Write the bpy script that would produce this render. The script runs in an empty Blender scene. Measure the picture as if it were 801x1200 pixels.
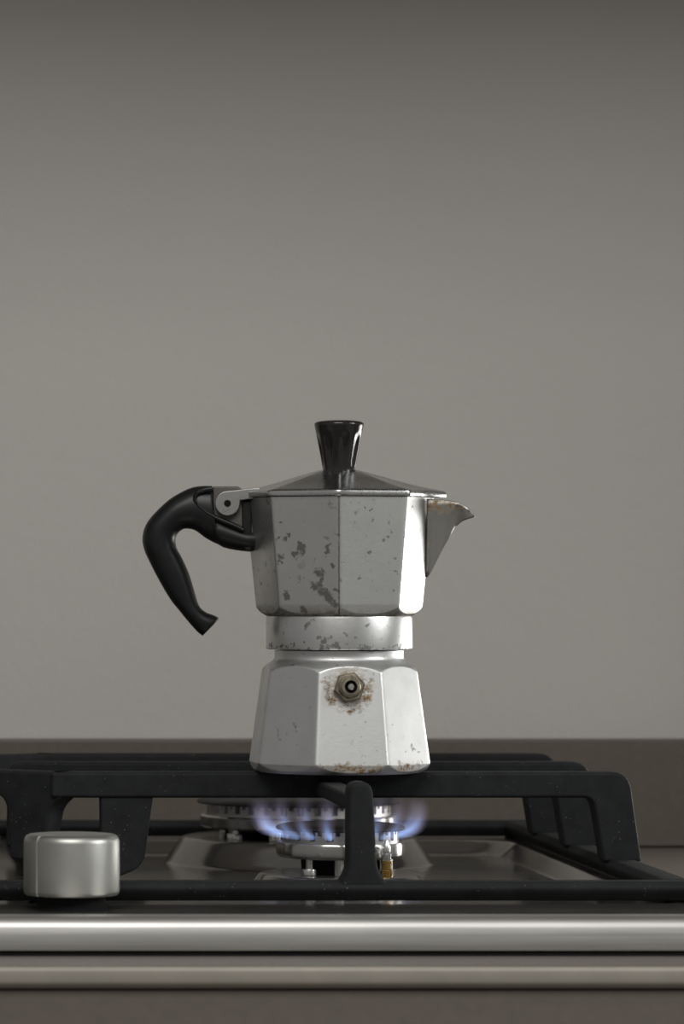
import bpy, bmesh, math, random
from mathutils import Vector, Matrix
random.seed(4)
S = bpy.context.scene
C = S.collection
MM = 0.001
R = math.radians

# ------------------------------------------------------------------ camera
# Long lens with a shifted back: level camera, 1.71 m in front of the pot, set to the left of it.
cam = bpy.data.cameras.new('camera'); camo = bpy.data.objects.new('camera', cam); C.objects.link(camo)
cam.sensor_fit = 'VERTICAL'; cam.sensor_height = 36.0; cam.sensor_width = 24.03
cam.lens = 135.0
cam.shift_x = 530.5/1200; cam.shift_y = 90/1200
cam.clip_start = 0.05; cam.clip_end = 50
camo.location = (-0.20026, -1.71, 0.14136); camo.rotation_euler = (R(90), 0, 0)
cam.dof.use_dof = True; cam.dof.focus_distance = 1.68; cam.dof.aperture_fstop = 18.0
S.camera = camo

# ------------------------------------------------------------------ world, lamps, exposure
W = bpy.data.worlds.new('world'); S.world = W; W.use_nodes = True
bg = W.node_tree.nodes['Background']
bg.inputs[0].default_value = (1.0, 0.985, 0.965, 1); bg.inputs[1].default_value = 0.235

def area(name, loc, target, sx, sy, power, col=(1, 1, 1), spread=180):
    l = bpy.data.lights.new(name, 'AREA'); l.shape = 'RECTANGLE'; l.size = sx; l.size_y = sy
    l.energy = power; l.color = col; l.spread = R(spread)
    o = bpy.data.objects.new(name, l); C.objects.link(o); o.location = loc
    d = Vector(target) - Vector(loc)
    o.rotation_euler = d.to_track_quat('-Z', 'Y').to_euler()
    return o
area('right_rear_light', (0.42, 0.28, 0.085), (0.0, -0.03, 0.11), 0.24, 0.16, 0.50, (1.0, 0.99, 0.97), 120)  # small lamp added out of frame to whiten the pot's right facet
area('room_light', (-0.25, -1.35, 1.35), (-0.05, 0.40, 0.20), 1.1, 0.7, 18.0, (1.0, 0.985, 0.95))
area('side_light', (1.10, -0.62, 0.62), (-0.10, -0.20, 0.06), 0.5, 0.5, 0.95, (0.98, 1.0, 0.98), 60)

S.view_settings.view_transform = 'Standard'; S.view_settings.look = 'None'
S.view_settings.gamma = 1.0; S.view_settings.use_curve_mapping = False
S.view_settings.exposure = 0.0

# ------------------------------------------------------------------ materials
class NT:
    def __init__(s, name):
        s.m = bpy.data.materials.new(name); s.m.use_nodes = True; s.t = s.m.node_tree
        s.b = s.t.nodes['Principled BSDF']; s.out = s.t.nodes['Material Output']
    def n(s, typ, **kw):
        x = s.t.nodes.new(typ)
        for k, v in kw.items(): setattr(x, k, v)
        return x
    def l(s, a, b): s.t.links.new(a, b)
    def val(s, sock, v):
        if hasattr(v, 'is_output') or isinstance(v, bpy.types.NodeSocket): s.l(v, sock)
        else: sock.default_value = v
    def math(s, op, a, b=0.0, c=None, clamp=False):
        x = s.n('ShaderNodeMath', operation=op); x.use_clamp = clamp
        s.val(x.inputs[0], a); s.val(x.inputs[1], b)
        if c is not None: s.val(x.inputs[2], c)
        return x.outputs[0]
    def coord(s): return s.n('ShaderNodeTexCoord').outputs['Object']
    def mapping(s, v, scale=(1, 1, 1), loc=(0, 0, 0)):
        x = s.n('ShaderNodeMapping'); s.l(v, x.inputs[0]); x.inputs['Scale'].default_value = scale
        x.inputs['Location'].default_value = loc; return x.outputs[0]
    def noise(s, v, scale, detail=3, rough=0.5, color=False):
        x = s.n('ShaderNodeTexNoise'); s.l(v, x.inputs['Vector']); x.inputs['Scale'].default_value = scale
        x.inputs['Detail'].default_value = detail; x.inputs['Roughness'].default_value = rough
        return x.outputs['Color' if color else 'Fac']
    def ramp(s, f, a, b, lo=0.0, hi=1.0):
        x = s.n('ShaderNodeMapRange'); x.clamp = True; s.l(f, x.inputs[0])
        for k, v in zip((1, 2, 3, 4), (a, b, lo, hi)): x.inputs[k].default_value = v
        return x.outputs[0]
    def mix(s, f, a, b):
        x = s.n('ShaderNodeMix', data_type='RGBA'); s.val(x.inputs[0], f)
        for k, v in ((6, a), (7, b)):
            s.val(x.inputs[k], v if not isinstance(v, tuple) or len(v) == 4 else (*v, 1))
        return x.outputs[2]
    def mixf(s, f, a, b):
        x = s.n('ShaderNodeMix', data_type='FLOAT'); s.val(x.inputs[0], f); s.val(x.inputs[2], a); s.val(x.inputs[3], b)
        return x.outputs[0]
    def bump(s, h, strength, dist):
        x = s.n('ShaderNodeBump'); s.l(h, x.inputs['Height']); x.inputs['Strength'].default_value = strength
        x.inputs['Distance'].default_value = dist; s.l(x.outputs[0], s.b.inputs['Normal'])
    def set(s, col=None, rough=None, metal=None, spec=None):
        for k, v in (('Base Color', col), ('Roughness', rough), ('Metallic', metal), ('Specular IOR Level', spec)):
            if v is None: continue
            if isinstance(v, tuple) and len(v) == 3: v = (*v, 1)
            s.val(s.b.inputs[k], v)
        return s.m
    def blobs(s, v, items, soft=0.35):
        """mask of irregular patches; items = (x,y,z,radius) in metres of the object's own space"""
        acc = None
        for (x, y, z, r) in items:
            d = s.n('ShaderNodeVectorMath', operation='DISTANCE'); s.l(v, d.inputs[0]); d.inputs[1].default_value = (x, y, z)
            q = s.math('DIVIDE', d.outputs['Value'], r)
            acc = q if acc is None else s.math('MINIMUM', acc, q)
        return s.ramp(acc, 1.0, 1.0 - soft, 0, 1)

def distort(m, v, scale, amt):
    nz = m.noise(v, scale, 4, 0.6, True)
    a = m.n('ShaderNodeVectorMath', operation='SUBTRACT'); m.l(nz, a.inputs[0]); a.inputs[1].default_value = (.5, .5, .5)
    b = m.n('ShaderNodeVectorMath', operation='SCALE'); m.l(a.outputs[0], b.inputs[0]); b.inputs['Scale'].default_value = amt
    c = m.n('ShaderNodeVectorMath', operation='ADD'); m.l(v, c.inputs[0]); m.l(b.outputs[0], c.inputs[1])
    return c.outputs[0]

def aluminium(name, base=(0.66, 0.665, 0.655), rough=0.36, blots=(), rust=(), spots=0.0, corner=False, grime=None):
    m = NT(name); v = m.coord()
    n1 = m.noise(v, 60, 5, 0.6); n2 = m.noise(m.mapping(v, (1, 1, 6)), 500, 3, 0.7); n3 = m.noise(v, 1500, 2)
    col = m.mix(m.ramp(n1, .3, .7), tuple(c*0.86 for c in base), base)
    rg = m.math('ADD', m.ramp(n1, .3, .7, rough+.05, rough-.04), m.ramp(n2, .3, .7, -.04, .04))
    metal = 1.0
    # pinhole pitting
    pit = m.ramp(m.noise(v, 330, 2, .5), .66, .71)
    pit2 = m.math('MULTIPLY', pit, m.ramp(m.noise(v, 40, 2), .42, .6))
    col = m.mix(m.math('MULTIPLY', pit2, 0.6), col, (0.10, 0.10, 0.095))
    if spots:
        d = distort(m, v, 240, 0.006)
        sp = m.math('MULTIPLY', m.ramp(m.noise(d, 150, 3, .55), .66 - spots*.05, .70 - spots*.05), m.ramp(m.noise(v, 25, 1), .45, .55))
        col = m.mix(m.math('MULTIPLY', sp, .75), col, (0.16, 0.16, 0.15)); rg = m.mixf(sp, rg, .55)
    if blots:
        d = distort(m, v, 190, 0.009)
        mk = m.blobs(d, blots)
        mk = m.math('MULTIPLY', mk, m.ramp(m.noise(v, 420, 3, .6), .30, .45, .35, 1))
        col = m.mix(m.math('MULTIPLY', mk, .85), col, (0.15, 0.15, 0.142)); rg = m.mixf(mk, rg, .55)
    if corner:
        q = m.n('ShaderNodeSeparateXYZ'); m.l(distort(m, v, 400, .0006), q.inputs[0])
        k = m.math('MULTIPLY', m.ramp(m.math('ABSOLUTE', q.outputs[0]), .00055, .00025), m.math('LESS_THAN', q.outputs[1], 0.0))
        k = m.math('MULTIPLY', k, m.ramp(m.noise(v, 200, 3, .6), .25, .5, .3, .8))
        col = m.mix(k, col, (.10, .10, .095)); rg = m.mixf(k, rg, .6)
    if rust:
        d = distort(m, v, 300, 0.008)
        mk = m.blobs(d, rust, .7)
        mk = m.math('MULTIPLY', mk, m.ramp(m.noise(m.mapping(v, (1, 1, 2.2)), 300, 4, .7), .38, .54))
        col = m.mix(mk, col, m.mix(m.ramp(n3, .4, .6), (0.12, 0.065, 0.02), (0.27, 0.17, 0.065)))
        rg = m.mixf(mk, rg, .7); metal = m.math('SUBTRACT', 1.0, m.math('MULTIPLY', mk, .85))
    if grime:                                   # (z0, z1): burnt-on film inside a seam
        z = m.n('ShaderNodeSeparateXYZ'); m.l(v, z.inputs[0])
        g = m.ramp(z.outputs[2], grime[0], grime[1], 1, 0)
        g = m.math('MULTIPLY', g, m.ramp(m.noise(v, 120, 4, .7), .35, .62))
        col = m.mix(m.math('MULTIPLY', g, .8), col, (0.12, 0.085, 0.045)); rg = m.mixf(g, rg, .6)
    m.set(col, rg, metal)
    m.bump(m.math('ADD', m.math('MULTIPLY', n2, .5), m.math('MULTIPLY', n1, .8)), 0.10, 0.0006)
    return m.m

def plain(name, col, rough, metal=0.0, bump=None, var=0.12, scale=80, spec=None, specks=0.0):
    m = NT(name); v = m.coord(); n = m.noise(v, scale, 4, .6)
    c = m.mix(m.ramp(n, .3, .7), tuple(x*(1-var) for x in col), tuple(min(1, x*(1+var)) for x in col))
    if specks:
        vo = m.n('ShaderNodeTexVoronoi'); m.l(v, vo.inputs['Vector']); vo.inputs['Scale'].default_value = 520
        k = m.math('MULTIPLY', m.math('LESS_THAN', vo.outputs['Distance'], .10), m.ramp(m.noise(v, 90, 2), .5, .62))
        c = m.mix(m.math('MULTIPLY', k, specks), c, (.45, .44, .42))
    m.set(c, m.ramp(n, .3, .7, max(0, rough-.05), rough+.05), metal, spec)
    if bump: m.bump(m.noise(v, bump[0], 3, .6), bump[1], bump[2])
    return m.m

def brushed(name, col, rough, sc=(2, 400, 400), str_=.06):
    m = NT(name); v = m.coord(); n = m.noise(m.mapping(v, sc), 1.0, 4, .6)
    n2 = m.noise(m.mapping(v, (14, 260, 260)), 1.0, 3, .6)
    c = m.mix(m.ramp(n2, .3, .7), tuple(x*.82 for x in col), col)
    m.set(c, m.ramp(n, .3, .7, rough-.05, rough+.06), 1.0)
    m.b.inputs['Anisotropic'].default_value = 0.0
    m.bump(n, str_, .0004)
    return m.m

M = {}
def wall_mat():
    m = NT('painted_plaster'); v = m.coord()
    n = m.noise(v, 260, 3, .55); n2 = m.noise(v, 110, 3, .5)
    m.set(m.mix(m.ramp(m.noise(v, 3, 2), .35, .65), (.446, .426, .401), (.468, .447, .421)), .75, 0, .25)
    m.bump(m.math('ADD', m.math('MULTIPLY', n, .55), n2), .26, .0014)
    return m.m
M['wall'] = wall_mat()
M['stone'] = plain('taupe_composite', (.104, .090, .074), .40, 0, (500, .05, .0005), .06, 300, .4)
M['edging'] = plain('pale_satin_edging', (.33, .305, .265), .45, 0, (300, .03, .0004), .05, 60, .4)
M['cabinet'] = plain('dark_taupe_laminate', (.134, .118, .100), .5, 0, (300, .04, .0005), .05, 200, .35)
M['floor'] = plain('dark_oak_floor', (.20, .15, .105), .5, 0, (60, .05, .001), .2, 12)
M['hob_steel'] = brushed('satin_stainless_pan', (.27, .257, .241), .17, (8, 8, 8), 0.0)
M['hob_steel'].node_tree.nodes['Principled BSDF'].inputs['Metallic'].default_value = .82
M['edge_steel'] = brushed('brushed_stainless_edge', (.56, .55, .53), .46, (3, 700, 700), .08)
M['iron'] = plain('matt_cast_iron', (.0145, .0158, .0162), .72, 0, (900, .22, .0005), .25, 120, .15, .42)
M['crown'] = plain('cast_burner_alloy', (.44, .43, .42), .42, 1.0, (600, .1, .0005), .1, 150)
M['ring'] = plain('polished_burner_ring', (.42, .41, .39), .24, 1.0, None, .05, 80)
M['cap'] = plain('black_enamel_cap', (.018, .0175, .018), .58, 0, (500, .1, .0004), .2, 120, .3)
M['stud'] = plain('zinc_stud', (.66, .65, .62), .25, 1.0)
M['brass'] = plain('brass', (.55, .36, .12), .28, 1.0)
M['ceramic'] = plain('white_ceramic', (.72, .70, .66), .25)
M['dark'] = plain('rubber_and_hole_black', (.006, .006, .006), .8, spec=.15)
M['knob'] = plain('satin_aluminium', (.42, .42, .39), .42, 1.0, (1400, .05, .0003), .03, 60)
M['bakelite'] = plain('black_bakelite', (.0062, .0066, .0070), .40, 0, (700, .06, .0004), .2, 120, .34)
M['bakelite_gloss'] = plain('worn_gloss_bakelite', (.011, .010, .009), .16, 0, (300, .04, .0004), .2, 120, .6)

# ------------------------------------------------------------------ helpers
def link(name, bm_or_me, mat, parent=None, smooth=25, bevel=0, segs=2):
    if isinstance(bm_or_me, bmesh.types.BMesh):
        bmesh.ops.recalc_face_normals(bm_or_me, faces=bm_or_me.faces)
        me = bpy.data.meshes.new(name); bm_or_me.to_mesh(me); bm_or_me.free()
    else: me = bm_or_me
    if mat and not me.materials: me.materials.append(mat)
    o = bpy.data.objects.new(name, me); C.objects.link(o)
    if parent: o.parent = parent
    if smooth is not None:
        me.shade_smooth()
        if smooth < 180: me.set_sharp_from_angle(angle=R(smooth))
    if bevel:
        b = o.modifiers.new('bevel', 'BEVEL'); b.width = bevel; b.segments = segs; b.limit_method = 'ANGLE'; b.angle_limit = R(30)
        b.harden_normals = True
    return o
def thing(name, loc, label, cat, rz=0):
    o = bpy.data.objects.new(name, None); C.objects.link(o); o.location = loc; o.rotation_euler = (0, 0, rz)
    o['label'] = label; o['category'] = cat; o.empty_display_size = .02
    return o
def box(bm, x0, x1, y0, y1, z0, z1):
    v = [bm.verts.new((x, y, z)) for z in (z0, z1) for y in (y0, y1) for x in (x0, x1)]
    for f in ((0, 2, 3, 1), (4, 5, 7, 6), (0, 1, 5, 4), (2, 6, 7, 3), (0, 4, 6, 2), (1, 3, 7, 5)):
        bm.faces.new([v[i] for i in f])
    return v
def lathe(bm, prof, n=64, cx=0, cy=0, rf=None, close=True):
    """prof = [(r,z)...]; rf(theta, r, z, i) may change the radius"""
    rings = []
    for i, (r, z) in enumerate(prof):
        if r <= 1e-7: rings.append([bm.verts.new((cx, cy, z))]); continue
        ring = []
        for k in range(n):
            t = 2*math.pi*k/n; q = rf(t, r, z, i) if rf else r
            ring.append(bm.verts.new((cx + q*math.cos(t), cy + q*math.sin(t), z)))
        rings.append(ring)
    for a, b in zip(rings, rings[1:]):
        for k in range(n):
            k2 = (k+1) % n
            if len(a) == 1 and len(b) == 1: continue
            if len(a) == 1: bm.faces.new((a[0], b[k], b[k2]))
            elif len(b) == 1: bm.faces.new((a[k], a[k2], b[0]))
            else: bm.faces.new((a[k], a[k2], b[k2], b[k]))
    if close:
        for ring in (rings[0], rings[-1]):
            if len(ring) > 2: bm.faces.new(ring)
    return rings
def prism(bm, pts, a0, a1, plane='xz'):
    """extrude a closed outline given in one plane along the third axis"""
    def P(u, v, w): return {'xz': (u, w, v), 'yz': (w, u, v), 'xy': (u, v, w)}[plane]
    A = [bm.verts.new(P(u, v, a0)) for u, v in pts]; B = [bm.verts.new(P(u, v, a1)) for u, v in pts]
    bm.faces.new(A); bm.faces.new(B[::-1]); n = len(pts)
    for i in range(n): bm.faces.new((A[i], A[(i+1) % n], B[(i+1) % n], B[i]))
def round_poly(pts, radii, n=6):
    out = []
    N = len(pts)
    for i, p in enumerate(pts):
        r = radii[i] if isinstance(radii, (list, tuple)) else radii
        p = Vector(p); a = Vector(pts[i-1]) - p; b = Vector(pts[(i+1) % N]) - p
        if r <= 0: out.append(tuple(p)); continue
        d = min(r, a.length*.49, b.length*.49)
        pa = p + a.normalized()*d; pb = p + b.normalized()*d
        for k in range(n+1):
            t = k/n; q = pa*(1-t)**2 + p*2*t*(1-t) + pb*t*t; out.append(tuple(q))
    return out
def tube(bm, pts, rad, n=10, cap=True):
    pts = [Vector(p) for p in pts]; rings = []
    for i, p in enumerate(pts):
        d = (pts[min(i+1, len(pts)-1)] - pts[max(i-1, 0)]).normalized()
        u = d.orthogonal().normalized() if i == 0 else (u - d*u.dot(d)).normalized()
        w = d.cross(u); r = rad[i] if isinstance(rad, (list, tuple)) else rad
        rings.append([bm.verts.new(p + (u*math.cos(2*math.pi*k/n) + w*math.sin(2*math.pi*k/n))*r) for k in range(n)])
    for a, b in zip(rings, rings[1:]):
        for k in range(n): bm.faces.new((a[k], a[(k+1) % n], b[(k+1) % n], b[k]))
    if cap: bm.faces.new(rings[0]); bm.faces.new(rings[-1])
def interp(tab, z):
    if z <= tab[0][0]: return tab[0][1]
    for (z0, r0), (z1, r1) in zip(tab, tab[1:]):
        if z <= z1: return r0 + (r1-r0)*(z-z0)/(z1-z0)
    return tab[-1][1]

# ------------------------------------------------------------------ setting
bm = bmesh.new(); box(bm, -1.9, 1.6, .405, .52, -.9, 1.9)
o = link('wall_back', bm, M['wall'], smooth=None); o['kind'] = 'structure'
bm = bmesh.new(); box(bm, -1.9, 1.6, .388, .4045, .0003, .0590)
o = link('trim_1', bm, M['stone'], bevel=.0012); o['kind'] = 'structure'

bm = bmesh.new(); box(bm, -1.9, 1.6, -3.2, .52, -.93, -.875)
o = link('floor', bm, M['floor'], smooth=None); o['kind'] = 'structure'
bm = bmesh.new(); box(bm, -1.9, 1.6, .03, .4045, .60, 1.3)           # unseen block added above the hob to shade the upper wall
o = link('shade_block', bm, M['wall'], smooth=None); o['kind'] = 'structure'

bm = bmesh.new(); box(bm, -1.9, 1.6, -.274, .388, -.0078, 0)
wt = link('kitchen_worktop', bm, M['stone'], bevel=.0016, segs=3)
wt['label'] = 'thin taupe worktop slab with eased front edge under the gas hob'; wt['category'] = 'worktop'

bm = bmesh.new(); prism(bm, [(-.2745, 0), (-.2768, -.0004), (-.2776, -.0012), (-.2776, -.0050), (-.2768, -.0066), (-.2745, -.0080)], -1.9, 1.6, 'yz')
e_ = link('edge_strip', bm, M['edging'], wt, smooth=40); e_['label'] = 'paler satin strip along the front edge'

cab = thing('base_cabinet', (0, -.05, -.8745), 'dark taupe kitchen cabinet front just below the worktop edge', 'cabinet')
bm = bmesh.new(); box(bm, -1.9, 1.6, -.195, .42, 0, .8665); link('body', bm, M['cabinet'], cab, bevel=.001)
bm = bmesh.new(); box(bm, -1.2, .9, -.2240, -.1955, .60, .8660); link('drawer_front', bm, M['cabinet'], cab, bevel=.001)

# ------------------------------------------------------------------ gas hob
ZR, ZP = 12.2*MM, 4.6*MM                     # rim level and pressed pan level above the worktop
FB = (0.6*MM, 0.0); RB = (4.6*MM, .212)       # burner centres
hob = thing('gas_hob', (0, 0, 0), 'stainless steel gas hob with pressed pan and brushed front edge set in the worktop', 'hob')
def smooth01(t): t = max(0, min(1, t)); return t*t*(3-2*t)
def ramp01(t, k=.16):
    t = max(0, min(1, t))                     # linear slope with softly rounded ends
    if t < k: return t*t/(2*k*(1-k))
    if t > 1-k: return 1-(1-t)**2/(2*k*(1-k))
    return (t-k/2)/(1-k)
def hob_z(x, y):
    # pan: rounded rectangle
    x0, x1, y0, y1 = -.128, .119, -.112, .268
    cx, cy, hx, hy, rr = (x0+x1)/2, (y0+y1)/2, (x1-x0)/2, (y1-y0)/2, .03
    qx, qy = abs(x-cx)-(hx-rr), abs(y-cy)-(hy-rr)
    d = math.hypot(max(qx, 0), max(qy, 0)) + min(max(qx, qy), 0) - rr
    z = ZP + (ZR-ZP)*ramp01((d+.008)/.008)
    rB = math.hypot(x-RB[0], y-RB[1]); z = max(z, ZP + 12.9*MM*ramp01(1-(rB-.0572)/.0112)) if rB < .07 else z
    rF = math.hypot(x-FB[0], y-FB[1]); z = max(z, ZP + 10.4*MM*ramp01(1-(rF-.0350)/.0100)) if rF < .046 else z
    return z
def axis_pts(segs):
    out = []
    for a, b, n in segs: out += [a + (b-a)*i/n for i in range(n)]
    return out + [segs[-1][1]]
xs = axis_pts([(-.46, -.14, 6), (-.14, -.115, 22), (-.115, -.068, 12), (-.068, .078, 130), (.078, .105, 10), (.105, .124, 22), (.124, .1405, 4)])
ys = axis_pts([(-.197, -.122, 5), (-.122, -.098, 16), (-.098, -.052, 10), (-.052, .055, 80), (.055, .135, 12), (.135, .285, 130), (.285, .3, 3)])
bm = bmesh.new()
G = [[bm.verts.new((x, y, hob_z(x, y))) for x in xs] for y in ys]
for j in range(len(ys)-1):
    for i in range(len(xs)-1): bm.faces.new((G[j][i], G[j][i+1], G[j+1][i+1], G[j+1][i]))
# down-turned skirt at the right, back and left edges
def skirt(line, dx, dy):
    B = [bm.verts.new((v.co.x+dx, v.co.y+dy, .0004)) for v in line]
    for i in range(len(line)-1): bm.faces.new((line[i], B[i], B[i+1], line[i+1]))
skirt([G[j][-1] for j in range(len(ys))], .0015, 0); skirt([G[j][0] for j in range(len(ys))], -.0015, 0); skirt(G[-1], 0, .0015)
link('pressed_pan', bm, M['hob_steel'], hob, smooth=60)
# front edge: rounded bar profile (y,z)
prof = [(-.197, ZR), (-.204, ZR+.0001), (-.2085, .0130), (-.2125, .0143), (-.2170, .01485), (-.2230, .0149), (-.2262, .0146), (-.2283, .0137),
        (-.2297, .0124), (-.2304, .0106), (-.2308, .0080), (-.2312, .0030), (-.2310, .0020), (-.2302, .0014), (-.2280, .0012), (-.197, .0012)]
bm = bmesh.new(); prism(bm, prof, -.46, .1405, 'yz'); link('front_edge', bm, M['edge_steel'], hob, smooth=40)
bm = bmesh.new(); box(bm, -.458, .139, -.2320, .298, .0001, .00095); link('sealing_strip', bm, M['dark'], hob, smooth=None)

def burner(name, cx, cy, rr, rcap, rcrown, nport, zbase, label, studs):
    """steel ring body; sub-parts: cap, port_crown, stud, screw"""
    bm = bmesh.new()
    nl = 12 if rr < .04 else 18
    def lobes(t, r, z, i): return r*(1 - .012*(abs(math.sin(nl*t/2))**3)) if i in (1, 2, 3, 4) else r
    lathe(bm, [(rr*.80, .0222), (rr*.965, .0222), (rr, .0234), (rr, .0280), (rr*.985, .0289), (rr*.93, .0290), (rr*.80, .0290)], 192, cx, cy, lobes)
    b = link(name, bm, M['ring'], hob, smooth=35); b['label'] = label
    # crown with gas ports
    bm = bmesh.new(); n = nport*8; prev = None
    def prow(z, lo):
        out = []
        for k in range(n):
            t = 2*math.pi*k/n; ph = k % 8
            slot = ph in (0, 1); small = ph in (4,)
            r = rcrown - (.0030 if slot and lo < 2 else (.0018 if small and lo == 0 else 0))
            out.append(bm.verts.new((cx+r*math.cos(t), cy+r*math.sin(t), z)))
        return out
    rows = [prow(.0285, 2), prow(.0302, 2), prow(.0303, 1), prow(.0326, 1), prow(.0327, 0), prow(.0346, 0)]
    for A, B in zip(rows, rows[1:]):
        for k in range(n): bm.faces.new((A[k], A[(k+1) % n], B[(k+1) % n], B[k]))
    bm.faces.new(rows[-1]); bm.faces.new(rows[0])
    link('port_crown', bm, M['crown'], b, smooth=20)
    bm = bmesh.new()
    lathe(bm, [(0, .0343), (rcap*.90, .0343), (rcap*.985, .0344), (rcap, .0351), (rcap*.985, .0358), (rcap*.93, .0364), (rcap*.84, .03685), (rcap*.70, .0371), (0, .0372)], 128, cx, cy)
    link('cap', bm, M['cap'], b, smooth=50)
    for (a, rad, r0, flange) in studs:
        sx, sy = cx+rad*math.cos(R(a)), cy+rad*math.sin(R(a))
        bm = bmesh.new()
        if flange:
            lathe(bm, [(r0, .0230), (r0, zbase+.0030), (r0*1.9, zbase+.0029), (r0*2.0, zbase+.0024), (r0*2.0, zbase+.0002)], 24, sx, sy)
            link('screw', bm, M['stud'], b, smooth=35)
        else:
            lathe(bm, [(r0, .0230), (r0, zbase+.0002)], 24, sx, sy); link('stud', bm, M['stud'], b, smooth=35)
    bm = bmesh.new(); lathe(bm, [(rr*.62, .0224), (rr*.60, zbase+.0002)], 48, cx, cy); link('mixing_tube', bm, M['dark'], b, smooth=35)
    return b
bf = burner('burner', FB[0], FB[1], .0285, .0287, .0258, 20, .0150, 'small front burner with polished ring, lit under the coffee pot',
            [(230, .0245, .0017, True), (262, .0235, .0021, False), (318, .0240, .0034, False), (120, .024, .0028, False), (60, .024, .0028, False)])
br = burner('burner', RB[0], RB[1], .0492, .0508, .0458, 34, .0175, 'large unlit rear burner with black cap on a stepped dome',
            [(215, .041, .0022, True), (248, .042, .0030, False), (290, .042, .0030, False), (325, .041, .0034, False), (150, .041, .0028, False), (30, .041, .0028, False)])
# spark electrode beside the front burner (sub-parts of it)
ex, ey = FB[0]+.0170, FB[1]-.0275
bm = bmesh.new(); lathe(bm, [(.0026, .0151), (.0026, .0178), (.0021, .0182), (.0021, .0206), (.0024, .0210), (.0024, .0222)], 20, ex, ey)
link('electrode_base', bm, M['brass'], bf, smooth=35)
bm = bmesh.new(); lathe(bm, [(.0021, .0222), (.0021, .0250), (.0016, .0256), (.0017, .0285), (.0010, .0298), (.0006, .0312), (0, .0313)], 20, ex, ey)
link('spark_electrode', bm, M['stud'], bf, smooth=35)

# control knob
kx, ky, kr = -.1267, -.162, .0193
bm = bmesh.new(); t0 = R(270-48)
prof = [(0, .0182), (kr*.96, .0182), (kr*.995, .0190), (kr, .0200), (kr, .0395), (kr*.985, .0408), (kr*.95, .0419), (kr*.89, .04245), (kr*.80, .0426), (kr*.5, .0427), (kr*.22, .0427), (0, .0427)]
n = 360
rings = lathe(bm, prof, n, kx, ky)
for i, ring in enumerate(rings):
    if len(ring) == 1 or i < 1: continue
    for k, v in enumerate(ring):
        d = (2*math.pi*k/n - t0 + math.pi) % (2*math.pi) - math.pi
        if abs(d) < .022:
            g = .0005
            if i >= 8: v.co.z -= g*.6 if i < 10 else 0
            else:
                u = Vector((v.co.x-kx, v.co.y-ky, 0)).normalized(); v.co -= u*g
                if i >= 5: v.co.z -= g*.5
knob = link('control_knob', bm, M['knob'], hob, smooth=40); knob['label'] = 'satin silver control knob with a grooved pointer line'
bm = bmesh.new(); lathe(bm, [(.0150, ZR), (.0142, ZR+.0008), (.0136, .0170), (.0136, .0183)], 64, kx, ky); link('knob_collar', bm, M['dark'], knob, smooth=40)

# ------------------------------------------------------------------ cast-iron pan support
ps = thing('pan_support', (0, 0, 0), 'black cast iron pan support with three cross bars standing over both burners', 'pan support')
ZB, ZBL = .0600, .0486                       # bar top, bar underside
T = .0070                                    # half thickness of bars
def cast(name, pts, y0, y1, plane='xz', bev=.0016):
    bm = bmesh.new(); prism(bm, pts, y0, y1, plane); return link(name, bm, M['iron'], ps, smooth=30, bevel=bev, segs=2)
XL, XR = -.147, .1325
# base rails with rounded outer corners, chamfered top
def rail(name, x0, x1, y0, y1):
    a, b = (y0, y1) if x1-x0 > y1-y0 else (x0, x1)
    sec_ = round_poly([(a+.0042, .0132), (a+.0006, .0172), (a, .0188), (a+.0022, .0213), (b-.0022, .0213), (b, .0188), (b-.0006, .0172), (b-.0042, .0132)], .0012, 3)
    bm = bmesh.new()
    if x1-x0 > y1-y0: prism(bm, sec_, x0, x1, 'yz')
    else: prism(bm, sec_, y0, y1, 'xz')
    return link(name, bm, M['iron'], ps, smooth=35)
rail('rail', -.43, XR, -.1375, -.1225)
rail('rail', -.43, XR, .2745, .2895)
rail('rail', XR-.0150, XR, -.1230, .2750)
rail('rail', XL+.0065, XL+.0200, -.1230, .2750)
for fx in (XL+.009, XR-.009):
    for fy in (-.128, .281):
        bm = bmesh.new(); lathe(bm, [(.005, ZR), (.004, .0134)], 16, fx, fy); link('rubber_foot', bm, M['dark'], ps)
def bar_outline(xl, left_leg):
    # from the right foot round the top to the left end
    pts = [(.1165, .0200), (.1335, .0200), (.1278, ZB), (xl, ZB)]
    rad = [0, 0, .0075, 0]
    if left_leg:
        rad[3] = .006
        pts += [(xl-.001, .0200), (xl+.016, .0200), (xl+.0235, ZBL)]; rad += [0, 0, .006]
    else:
        pts += [(xl, ZBL)]; rad += [0]
    pts += [(.1118, ZBL)]; rad += [.0045]
    return round_poly(pts, rad, 6)
Y1, Y2, Y3 = 0.0, .099, .190
cast('cross_bar', bar_outline(-.1285, False), Y1-T, Y1+T)
cast('cross_bar', bar_outline(-.1440, True), Y2-T, Y2+T)
cast('cross_bar', bar_outline(-.1285, False), Y3-T, Y3+T)
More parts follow.
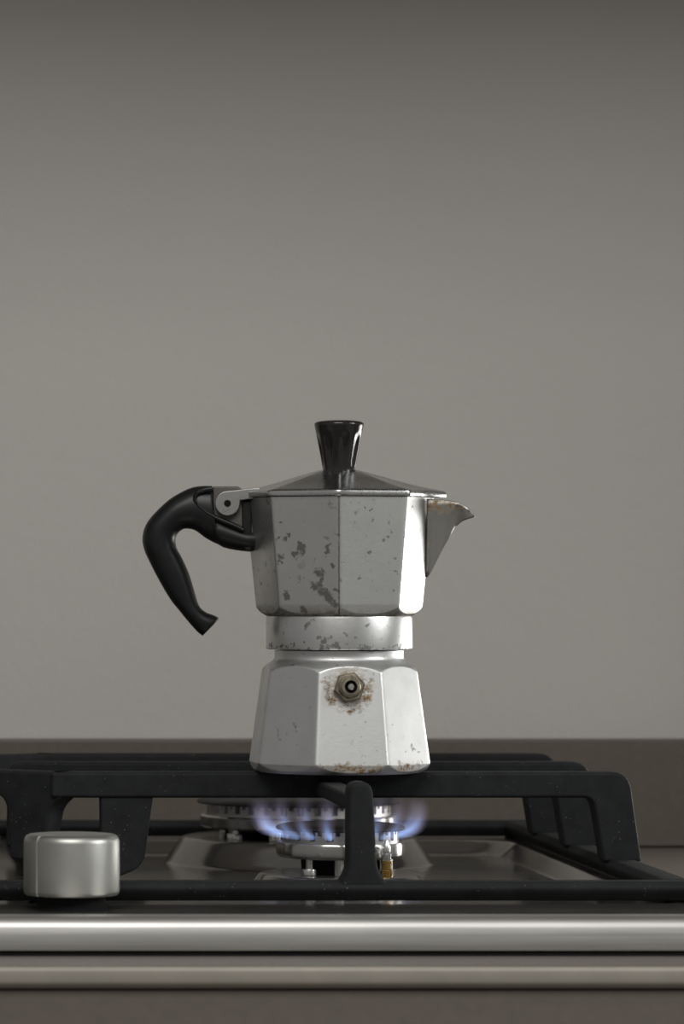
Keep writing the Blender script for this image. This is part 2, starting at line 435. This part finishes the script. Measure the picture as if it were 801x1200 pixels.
# left ends of the outer bars: turned legs with an arm running on to the neighbouring grid
def turned_leg(y, sgn, leg=True):
    # local: u to the left, z up; turned so that the arm runs left and back (or forward)
    L = .152
    pts = [(-.004, ZB), (L, ZB), (L, .0492), (.0265, .0492), (.0240, .0200), (.0075, .0200), (.0020, .0440), (-.004, ZBL)]
    rad = [0, 0, 0, .008, 0, 0, .008, 0]
    if not leg: pts, rad = [(-.004, ZB), (L, ZB), (L, .0492), (-.004, ZBL)], 0
    bm = bmesh.new(); prism(bm, [(-u, z) for u, z in round_poly(pts, rad, 6)], -.0062, .0062)
    o = link('turned_leg' if leg else 'turned_arm', bm, M['iron'], ps, smooth=30, bevel=.0016)
    o.location = (-.1235, y, 0); o.rotation_euler = (0, 0, -sgn*R(38))
turned_leg(Y1, 1); turned_leg(Y3, -1, False)
rail('rail', -.2525, -.2390, -.1230, .2750)
cast('post', round_poly([(-.2540, .0200), (-.2370, .0200), (-.2385, ZB), (-.2530, ZB)], [0, 0, .004, .004], 5), .087, .103)
# foot plate hanging from the front bar
cast('foot_plate', round_poly([(-.1065, .0495), (-.0830, .0495), (-.0868, .0215), (-.0900, .0170), (-.1020, .0120), (-.1040, .0052), (-.1060, .0052)], [0, 0, .003, .006, 0, 0, 0], 4), Y1-T+.0012, Y1+T-.0012)
# front finger: leg rising from the front rail and an arm running back to the front bar
fx = -.0066
bm = bmesh.new()
lp = round_poly([(fx-.0100, .0190), (fx-.0057, .0265), (fx-.0056, .0622), (fx+.0042, .0622), (fx+.0052, .0500), (fx+.0062, .0265), (fx+.0115, .0190)], [0, .004, .0045, .0055, .008, .004, 0], 6)
prism(bm, lp, -.1365, -.1235); link('finger_leg', bm, M['iron'], ps, smooth=30, bevel=.0018, segs=3)
bm = bmesh.new(); box(bm, fx-.0054, fx+.0050, -.1270, -.0065, .0500, .0568); link('finger_arm', bm, M['iron'], ps, smooth=30, bevel=.0016)

# ------------------------------------------------------------------ coffee pot (drawing unit U = 0.38 mm; measured from the pot axis, heights from the worktop)
U = .38*MM
Z0 = 60.0*MM
def pz(y): return (1062.0 - y)*U             # drawing height to metres above the worktop
pot = thing('moka_pot', (0, 0, Z0), 'worn octagonal aluminium moka pot with black handle on the front burner', 'coffee pot')
def cz(y): return pz(y) - Z0
def faceted(bm, oct_tab, rev_tab, z0, z1, nz, phase, p=110, k=.0003, nth=320):
    """octagonal body trimmed by a turned profile; tables are (z, radius), octagon radius is to its corners"""
    rings = []
    c8 = math.cos(math.pi/8)
    ths = []
    for f in range(8):                         # denser near the corners
        for i in range(nth//8):
            t = i/(nth//8); s = t + .75*math.sin(2*math.pi*t)/(2*math.pi)   # corners at t=.5
            ths.append((f + s)*math.pi/4 + phase)
    zs = [z0 + (z1-z0)*i/nz for i in range(nz+1)] if not isinstance(nz, list) else nz
    for z in zs:
        ro, rv = interp(oct_tab, z), interp(rev_tab, z); ring = []
        for th in ths:
            s = sum(max(0, math.cos(th-phase-j*math.pi/4))**p for j in range(8))
            a = ro*c8/(s**(1/p))*1.0
            h = max(k-abs(a-rv), 0)/k
            r = min(a, rv) - h*h*k*.25
            ring.append(bm.verts.new((r*math.cos(th), r*math.sin(th), z)))
        rings.append(ring)
    n = len(ths)
    for A, B in zip(rings, rings[1:]):
        for i in range(n): bm.faces.new((A[i], A[(i+1) % n], B[(i+1) % n], B[i]))
    bm.faces.new(rings[0][::-1]); bm.faces.new(rings[-1])
    return rings

yaw = -math.atan(527/4500)                    # upper half is turned so that one corner faces the lens
# boiler
zf = -math.pi/2 + R(1.8)                      # a facet centre looks (almost) straight out
def lin(a, b, n): return [a + (b-a)*i/n for i in range(n)]
zb = lin(0, .0010, 6) + lin(.0010, cz(880), 34) + lin(cz(880), cz(800), 10) + lin(cz(800), cz(762), 40) + [cz(762)]
oct_b = [(cz(902), 107.5*U), (cz(893), 109.0*U), (cz(785), 93.5*U), (cz(760), 90*U)]
rev_b = [(0, 94*U), (cz(902), 98.2*U), (cz(901), 100.2*U), (cz(899), 103*U), (cz(896), 106*U), (cz(892), 108.6*U), (cz(886), 111.5*U), (cz(868), 112*U), (cz(800), 112*U),
         (cz(790), 96.5*U), (cz(786), 93.0*U), (cz(782), 89.2*U), (cz(778.5), 84.5*U), (cz(776), 80.4*U), (cz(774), 77.3*U), (cz(772), 75.6*U), (cz(769), 75.0*U), (cz(762), 75.0*U)]
def px3(x, y, r): # drawing position -> pot space on the boiler front
    return (x*U, -r, cz(y))
bf_n = R(1.8)
def bpt(dx, y, ap):                           # point on the boiler's front facet, dx sideways
    return (ap*math.sin(bf_n) + dx*math.cos(bf_n), -ap*math.cos(bf_n) + dx*math.sin(bf_n), cz(y))
vy = 803.5
rust_b = [bpt(0, vy, 88*U) + (11.5*MM,), bpt(-.006, vy+8, 88*U) + (4*MM,), bpt(.006, vy+9, 88*U) + (4.5*MM,)]
rust_b += [bpt(.0092*math.cos(R(a)) - .0009, vy + .0092*math.sin(R(a))/U, 89.5*U) + (3.0*MM,) for a in range(-15, 216, 21)]
rust_b += [bpt(dx*MM, 897+random.uniform(-1, 1), 98.5*U) + (3.2*MM,) for dx in (-11, -8, -5, -2, 1, 4, 7, 9, 11)]
an = bf_n + math.pi/4
rust_b += [(98.5*U*math.sin(an)+d*math.cos(an)*MM, -98.5*U*math.cos(an)+d*math.sin(an)*MM, cz(896), 2.8*MM) for d in (-7, -4, -1, 3, 6)]
M['boiler'] = aluminium('boiler_aluminium', (.70, .705, .70), .46, (), rust_b)
bm = bmesh.new(); faceted(bm, oct_b, rev_b, 0, 0, zb, zf)
boiler = link('boiler', bm, M['boiler'], pot, smooth=28)
# safety valve (sub-part of the boiler): hexagon nut, stepped boss, pin in a dark socket
M['valve'] = plain('tarnished_brass_valve', (.42, .375, .29), .30, 1.0, (500, .1, .0004), .35, 160)
tilt = math.atan((109-93.5)*.924/(893-785))
apo = interp(oct_b, cz(vy))*math.cos(math.pi/8)
VM = Matrix.Translation(bpt(-.0009, vy, apo)) @ Matrix.Rotation(bf_n, 4, 'Z') @ Matrix.Rotation(math.pi/2 - tilt*.6, 4, 'X')
def valve_part(name, prof, n, mat, sm=30, rot=0):
    bm = bmesh.new(); lathe(bm, prof, n); bmesh.ops.rotate(bm, cent=(0, 0, 0), matrix=Matrix.Rotation(rot, 3, 'Z'), verts=bm.verts)
    o = link(name, bm, mat, boiler, smooth=sm); o.matrix_local = VM; return o
valve_part('valve_nut', [(.0066, -.0006), (.0070, .0002), (.0070, .0030), (.0063, .0036), (.0048, .0037)], 6, M['valve'], 25, R(12))
valve_part('safety_valve', [(.0052, .0034), (.0052, .0040), (.0046, .0045), (.0044, .0072), (.0040, .0078), (.0028, .0079), (.0025, .0074), (.0024, .0045)], 40, M['valve'], 40)
valve_part('valve_socket', [(.00245, .0040), (.00245, .0052), (0, .0053)], 24, M['dark'])
valve_part('valve_pin', [(.0014, .0045), (.0014, .0080), (.0011, .0084), (0, .0085)], 24, M['stud'])

# upper half
top = pot
def face_pt(side, t, y, zt=None):             # point on a front facet of the chamber: side -1 left, +1 right, t 0 at the front corner .. 1
    z = cz(y); r = interp(oct_c, z)
    a, b = Vector((0, -r)), Vector((side*r*math.sin(math.pi/4), -r*math.cos(math.pi/4)))
    q = a.lerp(b, t); return (q.x, q.y, z)
oct_c = [(cz(722), 95*U), (cz(708), 97.5*U), (cz(583), 110.5*U)]
rev_c = [(cz(721.5), 85*U), (cz(720), 87.6*U), (cz(718), 90.6*U), (cz(716), 92.9*U), (cz(713), 95.6*U), (cz(709.5), 98.3*U), (cz(704), 104*U), (cz(690), 115*U), (cz(583), 120*U)]
bl = []
for (x, y, r) in [(352, 646, 2.1), (347, 652, 1.5), (354, 640, 1.2), (338, 628, 1.3), (330, 652, 1.8), (328, 658, 1.5), (335, 634, 1.0), (375, 672, 1.9), (374, 680, 1.2), (385, 643, 1.6), (382, 648, 1.1),
                  (370, 688, 2.6), (378, 695, 2.4), (386, 700, 2.6), (392, 706, 2.0), (364, 684, 1.4), (334, 698, 1.4), (356, 711, 1.5), (360, 714, 1.2), (330, 617, .9), (325, 630, 1.0), (370, 660, .8), (394, 690, 1.3), (390, 662, 1.0)]:
    hw = interp(oct_c, cz(y))/U*.7071*1.017
    bl.append(face_pt(-1, (397-x)/hw, y) + (r*1.2*MM,))
for (x, y, r) in [(432, 650, 1.0), (429, 655, .9), (434, 640, .7), (436, 613, .7), (463, 670, .9), (466, 676, .7), (418, 697, 1.0), (428, 596, .9), (436, 600, .7), (405, 660, .8)]:
    hw = interp(oct_c, cz(y))/U*.7071*1.017
    bl.append(face_pt(1, (x-397)/hw, y) + (r*MM,))
M['chamber'] = aluminium('chamber_aluminium', (.66, .662, .65), .40, bl, (), 0.5, corner=True, grime=(cz(720), cz(708)))
zc = lin(cz(721.5), cz(680), 60) + lin(cz(680), cz(584), 12) + [cz(584)]
bm = bmesh.new(); faceted(bm, oct_c, rev_c, 0, 0, zc, -math.pi/2 + math.pi/8, p=140)
ch = link('upper_chamber', bm, M['chamber'], top, smooth=50); ch.rotation_euler.z = yaw
# collar ring between the halves
cl = []
for (x, y, r) in [(363, 731, 2.0), (370, 727, 1.4), (427, 731, 1.3), (403, 742, 1.2), (380, 750, 1.8), (374, 747, 1.5), (386, 746, 1.2), (420, 744, 1.1), (358, 748, 1.0)]:
    a = math.asin((x-397)/85.0); cl.append((85*U*math.sin(a), -85*U*math.cos(a), cz(y), r*MM))
for i in range(56):
    a = R(random.uniform(-75, 75)); cl.append((85*U*math.sin(a), -85*U*math.cos(a), cz(random.uniform(755, 761)), random.uniform(.7, 1.6)*MM))
M['collar'] = aluminium('collar_aluminium', (.70, .70, .69), .34, cl, (), 0.2)
bm = bmesh.new(); lathe(bm, [(74*U, cz(760.5)), (84*U, cz(760.5)), (85.2*U, cz(759.5)), (85.4*U, cz(757.5)), (85.0*U, cz(724.5)), (84.4*U, cz(722)), (83*U, cz(721)), (75*U, cz(721))], 160)
col = link('collar', bm, M['collar'], top, smooth=40); col.rotation_euler.z = yaw

# spout: thin V-shaped beak, keel in the middle (y=0)
keel = [(101, 676), (104.5, 672), (112, 657), (120, 641), (126.5, 630), (132.5, 618), (142, 610), (150, 606.8), (157.5, 605)]
rimc = [(96, 676.2), (98.5, 664), (100, 645), (100.5, 628), (101, 612), (101.5, 600), (102, 586)]    # root line on the chamber
rim = [(102, 586), (112, 586.3), (124, 587), (132, 588), (139, 590), (146, 594), (152, 599), (157.5, 604.6)]   # top rim
bm = bmesh.new()
def half_w(x): return max(.0, (157.5-x)/(157.5-101))**.95 * 10.0*MM + .0002
NS = 26
def along(pts, t):
    L = [0]
    for a, b in zip(pts, pts[1:]): L.append(L[-1] + math.dist(a, b))
    d = t*L[-1]
    for i in range(len(pts)-1):
        if d <= L[i+1] + 1e-9:
            q = (d-L[i])/(L[i+1]-L[i]); return (pts[i][0]+(pts[i+1][0]-pts[i][0])*q, pts[i][1]+(pts[i+1][1]-pts[i][1])*q)
    return pts[-1]
rows = []
for sgn in (-1, 1):
    for i in range(NS+1):
        t = i/NS
        kp = along(keel, t); rp = along([(99, 676)] + rim if False else rim, t)
        # ruled wall between keel and rim, root end follows the chamber facet
        row = []
        for j in range(13):
            s = j/12
            x = kp[0] + (rp[0]-kp[0])*s; y = kp[1] + (rp[1]-kp[1])*s
            hw = half_w(rp[0])*s
            bulge = 0
            row.append((x*U, sgn*(hw+bulge), cz(y)))
        rows.append((sgn, row))
for sgn in (-1, 1):
    rr = [r for s, r in rows if s == sgn]
    V = [[bm.verts.new(p) for p in r] for r in rr]
    for i in range(NS):
        for j in range(12): bm.faces.new((V[i][j], V[i+1][j], V[i+1][j+1], V[i][j+1]))
bmesh.ops.remove_doubles(bm, verts=bm.verts, dist=.00005)
rust_s = [(135*U, -3.5*MM, cz(594), 2.2*MM), (140*U, -3*MM, cz(596), 2.0*MM), (110*U, -8*MM, cz(592), 3.6*MM), (104*U, -9*MM, cz(596), 3.4*MM), (116*U, -7*MM, cz(598), 2.6*MM), (128*U, -5*MM, cz(592), 3.0*MM), (105*U, -4*MM, cz(636), 1.6*MM), (148*U, -1.5*MM, cz(599), 1.2*MM), (120*U, -7*MM, cz(590), 2*MM)]
M['spout'] = aluminium('spout_aluminium', (.45, .44, .41), .42, [(138*U, -3.0*MM, cz(594), 1.9*MM), (142*U, -2.4*MM, cz(596.5), 1.6*MM), (150*U, -1.2*MM, cz(600), 1.2*MM)], rust_s)
sp = link('spout', bm, M['spout'], top, smooth=60); sp.rotation_euler.z = yaw
so = sp.modifiers.new('solidify', 'SOLIDIFY'); so.thickness = .0011; so.offset = 0

# lid: octagonal dome with a rolled rim, hinge lug and a point over the spout
lid_tab = [(114.0, 583.2), (114.6, 582.0), (114.8, 579.0), (114.2, 577.2), (112.0, 576.0), (108, 574.8), (100, 572.8), (88, 569.6), (76, 566.2), (62, 562), (48, 557.8), (34, 553.8), (24, 551.3), (17, 550.2)]
bm = bmesh.new(); c8 = math.cos(math.pi/8); rings = []
NT_ = 200; ph = -math.pi/2 + math.pi/8
for i, (r, y) in enumerate(lid_tab):
    ring = []
    for kq in range(NT_):
        f = kq//25; t = (kq % 25)/25; s_ = t + .75*math.sin(2*math.pi*t)/(2*math.pi)
        th = ph + (f + s_)*math.pi/4
        sm = sum(max(0, math.cos(th-ph-j*math.pi/4))**70 for j in range(8))
        w = min(1, max(0, (r-17)/40)); a = r*c8/(sm**(1/70)); a = a*w + r*(1-w)*.97
        d = math.atan2(math.sin(th), math.cos(th))
        a += max(0, 1-abs(d)/R(24))*11*w*min(1, (r/114)**4)         # point over the spout
        ring.append(bm.verts.new((a*U*math.cos(th), a*U*math.sin(th), cz(y))))
    rings.append(ring)
for A, B in zip(rings, rings[1:]):
    for k in range(NT_): bm.faces.new((A[k], A[(k+1) % NT_], B[(k+1) % NT_], B[k]))
bm.faces.new(rings[0][::-1]); bm.faces.new(rings[-1])
M['lid'] = aluminium('lid_aluminium', (.60, .605, .60), .24, (), (), 0.15)
lid = link('lid', bm, M['lid'], top, smooth=35); lid.rotation_euler.z = yaw
# hinge lug of the lid: arm and round eye in front of the bracket
def off(pts): return [(x*U, cz(y)) for x, y in pts]
ex_, ey_, er = -129.5, 590, 14.6
eye = [(ex_ + er*math.cos(R(a)), ey_ + er*math.sin(R(a))) for a in range(10, 271, 10)]      # drawing y points down
lug = [(-92, 571.5), (-92, 583.0), (-100, 584.6), (-114.5, 586.6)] + eye + [(-118, 574.3), (-104, 572.6)]
def lug_mesh(y0, y1):
    bm = bmesh.new(); prism(bm, off(lug), y0, y1); return bm
M['hinge'] = aluminium('hinge_aluminium', (.36, .36, .35), .42, (), (), .5)
l1 = link('hinge_lug', lug_mesh(-.0090, -.0060), M['hinge'], lid, smooth=30, bevel=.0005)
l2 = link('hinge_lug', lug_mesh(.0060, .0090), M['hinge'], lid, smooth=30, bevel=.0005)
for yy0, yy1 in ((-.0093, -.0088),):
    bm = bmesh.new()
    pr = [(ex_ + 4.0*math.cos(R(a)), ey_ + 4.0*math.sin(R(a))) for a in range(0, 360, 15)]
    prism(bm, off(pr), yy0, yy1); link('hinge_hole_disc', bm, M['dark'], lid, smooth=30)  # solid dark disc painting the shade of the hole in the eye
# knob on the lid: flared, eight thumb flutes
bm = bmesh.new(); kp = []
nz = 26
for i in range(nz+1):
    t = i/nz; y = 551.5 + (498.5-551.5)*t
    kp.append((18.8 + 9.9*(t**1.12), y))
kp += [(28.9, 497.0), (28.2, 495.6), (26.0, 494.4), (21, 493.3), (14, 492.7), (0, 492.4)]
def flute(t, r, z, i):
    if i > nz: return r
    s = i/nz; w = max(0, math.sin(math.pi*min(1, max(0, (s-.04)/.80))))**.7
    c = .5 + .5*math.cos(8*(t - math.pi/2 + math.pi/8 + R(8)))
    return r - 3.0*U*w*max(0, c-.25)/.75
lathe(bm, [(r*U, cz(y)) for r, y in kp], 192, rf=flute)
lk = link('lid_knob', bm, M['bakelite_gloss'], lid, smooth=60)

# cast bracket of the chamber
M['bracket'] = aluminium('bracket_aluminium', (.15, .14, .13), .6, (), (), .8)
bm = bmesh.new()
prism(bm, off([(-147, 570), (-117, 570), (-112, 574), (-112, 586), (-99, 588), (-99, 630), (-112, 626), (-135, 616), (-147, 608)]), -.0056, .0056)
br_ = link('handle_bracket', bm, M['bracket'], top, smooth=30, bevel=.0006); br_.rotation_euler.z = yaw
# handle: rings between outer and inner outline
sec = [((237.8, 745.2), (256.2, 726.0), 5.6), ((236, 744.2), (255.6, 723.6), 6.2), ((231, 740), (250, 720.8), 6.5), ((221, 728.8), (240.4, 716.8), 6.6), ((210, 715.3), (233.4, 709.5), 6.9), ((199.4, 701.8), (229.0, 696), 7.3),
       ((186, 679), (222.0, 673), 7.9), ((174.7, 657), (213.2, 653), 8.3), ((169.0, 643.5), (207.4, 642.5), 8.5), ((166.9, 630), (205.8, 633), 8.6), ((170.8, 615.0), (207.3, 626.8), 8.6), ((181.5, 600.7), (211.3, 622), 8.6),
       ((199.4, 584.2), (217.5, 619.2), 8.6), ((217.4, 573.9), (226.5, 620.4), 8.6), ((228, 570.2), (233.0, 624.0), 8.6), ((238, 568.9), (240, 629.5), 8.6), ((248.4, 569.0), (249.5, 635), 8.6),
       ((249.8, 571.0), (250.6, 635.6), 8.5), ((252.2, 603.5), (256.5, 638.0), 8.4), ((255.0, 605.5), (262.5, 641.5), 8.4), ((270, 612.2), (276, 644.5), 8.2), ((285, 618.6), (288, 646), 8.0), ((292, 620.5), (294.0, 646.4), 7.8), ((301, 621), (302, 646.5), 7.0)]
def catmull(seq, n):
    out = []
    for i in range(len(seq)-1):
        p0, p1, p2, p3 = seq[max(i-1, 0)], seq[i], seq[i+1], seq[min(i+2, len(seq)-1)]
        for k in range(n):
            t = k/n; out.append([.5*(2*b + (c-a)*t + (2*a-5*b+4*c-d)*t*t + (3*b-a-3*c+d)*t**3) for a, b, c, d in zip(p0, p1, p2, p3)])
    return out + [seq[-1]]
flat = [[*a, *b, h] for a, b, h in sec]
flat = catmull(flat[:17], 4) + catmull(flat[17:], 2)
sec = [((a, b), (c, d), h) for a, b, c, d, h in flat]
bm = bmesh.new(); rings = []
NR = 56
for (ox, oy), (ix, iy), hd in sec:
    a, b = Vector((ox-397, oy)), Vector((ix-397, iy)); c = (a+b)/2; h = (a-b)/2; ring = []
    for k in range(NR):
        t = 2*math.pi*k/NR; ct, st = math.cos(t), math.sin(t)
        e = 2/2.25                              # superellipse
        u = math.copysign(abs(ct)**e, ct); w = math.copysign(abs(st)**e, st)
        q = c + h*u; ring.append(bm.verts.new((q.x*U, w*hd*MM, cz(q.y))))
    rings.append(ring)
for A, B in zip(rings, rings[1:]):
    for k in range(NR): bm.faces.new((A[k], A[(k+1) % NR], B[(k+1) % NR], B[k]))
bm.faces.new(rings[0]); bm.faces.new(rings[-1])
hd = link('handle', bm, M['bakelite'], top, smooth=45); hd.rotation_euler.z = yaw
# raised lip along the cheek of the handle
bm = bmesh.new()
lip = [(250, 573), (243, 573.5), (234, 576.5), (230, 581), (229.5, 586), (234, 593.5), (243, 601), (254, 607.0), (268, 613.0), (279, 617.5), (286, 621.5)]
tube(bm, [((x-397)*U, -7.6*MM, cz(y)) for x, y in lip], 1.15*MM, 10)
lp_ = link('handle_lip', bm, M['bakelite'], hd, smooth=60)
# black ferrule where the handle meets the chamber
bm = bmesh.new(); prism(bm, off([(-113, 587), (-101.5, 587), (-101.5, 646), (-108, 645.5), (-112.5, 640)]), -.0066, .0066)
fr = link('handle_root', bm, M['bakelite'], hd, smooth=30, bevel=.0008)

# ------------------------------------------------------------------ gas flame
FA, FBB = .0128, .0034                          # tongue centre line: x = FA (1 - exp(-z / FBB))
def flame_mat():
    m = NT('gas_flame'); m.t.nodes.remove(m.b)
    v = m.coord(); s = m.n('ShaderNodeSeparateXYZ'); m.l(v, s.inputs[0])
    x, y, z = s.outputs
    ex = m.math('EXPONENT', m.math('DIVIDE', m.math('MAXIMUM', z, 0.0), -FBB))
    xc = m.math('MULTIPLY', m.math('SUBTRACT', 1.0, ex), FA)
    sl = m.math('MULTIPLY', ex, FA/FBB)
    f = m.math('DIVIDE', m.math('SUBTRACT', x, xc), m.math('SQRT', m.math('MULTIPLY_ADD', sl, sl, 1.0)))
    d2 = m.math('ADD', m.math('MULTIPLY', f, f), m.math('MULTIPLY', y, y))
    def gauss(sig): return m.math('EXPONENT', m.math('DIVIDE', d2, -sig*sig))
    blue = m.math('MULTIPLY', m.math('MULTIPLY', gauss(.0013), m.ramp(z, .0100, .0035)), 75.0)
    haze = m.math('MULTIPLY', m.math('MULTIPLY', gauss(.0029), m.math('POWER', m.ramp(z, .0172, .0015), .9)), 23.0)
    a = m.n('ShaderNodeVectorMath', operation='SCALE'); a.inputs[0].default_value = (.15, .45, 1.0); m.l(blue, a.inputs['Scale'])
    b = m.n('ShaderNodeVectorMath', operation='SCALE'); b.inputs[0].default_value = (.74, .66, 1.0); m.l(haze, b.inputs['Scale'])
    c = m.n('ShaderNodeVectorMath', operation='ADD'); m.l(a.outputs[0], c.inputs[0]); m.l(b.outputs[0], c.inputs[1])
    e = m.n('ShaderNodeEmission'); m.l(c.outputs[0], e.inputs[0]); e.inputs[1].default_value = 1.0
    m.l(e.outputs[0], m.out.inputs['Volume'])
    return m.m
M['flame'] = flame_mat()
fl = thing('gas_flame', (FB[0], FB[1], .0316), 'blue and violet gas flame ring burning around the small front burner', 'flame')
bm = bmesh.new()
zz = [0, .0002, .0006, .0012, .0020, .0032, .005, .0075, .0100, .0125, .0145, .016, .0168]
cur = [(FA*(1-math.exp(-z/FBB)), z) for z in zz]
rad = [.0009, .0012, .0016, .0022, .0028, .0036, .0042, .0046, .0048, .0048, .0046, .0038, .0015]
tube(bm, [(x, 0, z) for x, z in cur], rad, 10)
bmesh.ops.recalc_face_normals(bm, faces=bm.faces)
fme = bpy.data.meshes.new('flame_tongue'); bm.to_mesh(fme); bm.free(); fme.materials.append(M['flame'])
for k in range(20):
    t = 2*math.pi*(k + .1)/20
    o = bpy.data.objects.new('flame_tongue', fme); C.objects.link(o); o.parent = fl
    sc = random.uniform(.88, 1.12)
    o.location = (.0250*math.cos(t), .0250*math.sin(t), 0); o.rotation_euler = (0, 0, t); o.scale = (sc, 1, random.uniform(.88, 1.0))
    if k == 0: me = fme; me.shade_smooth()
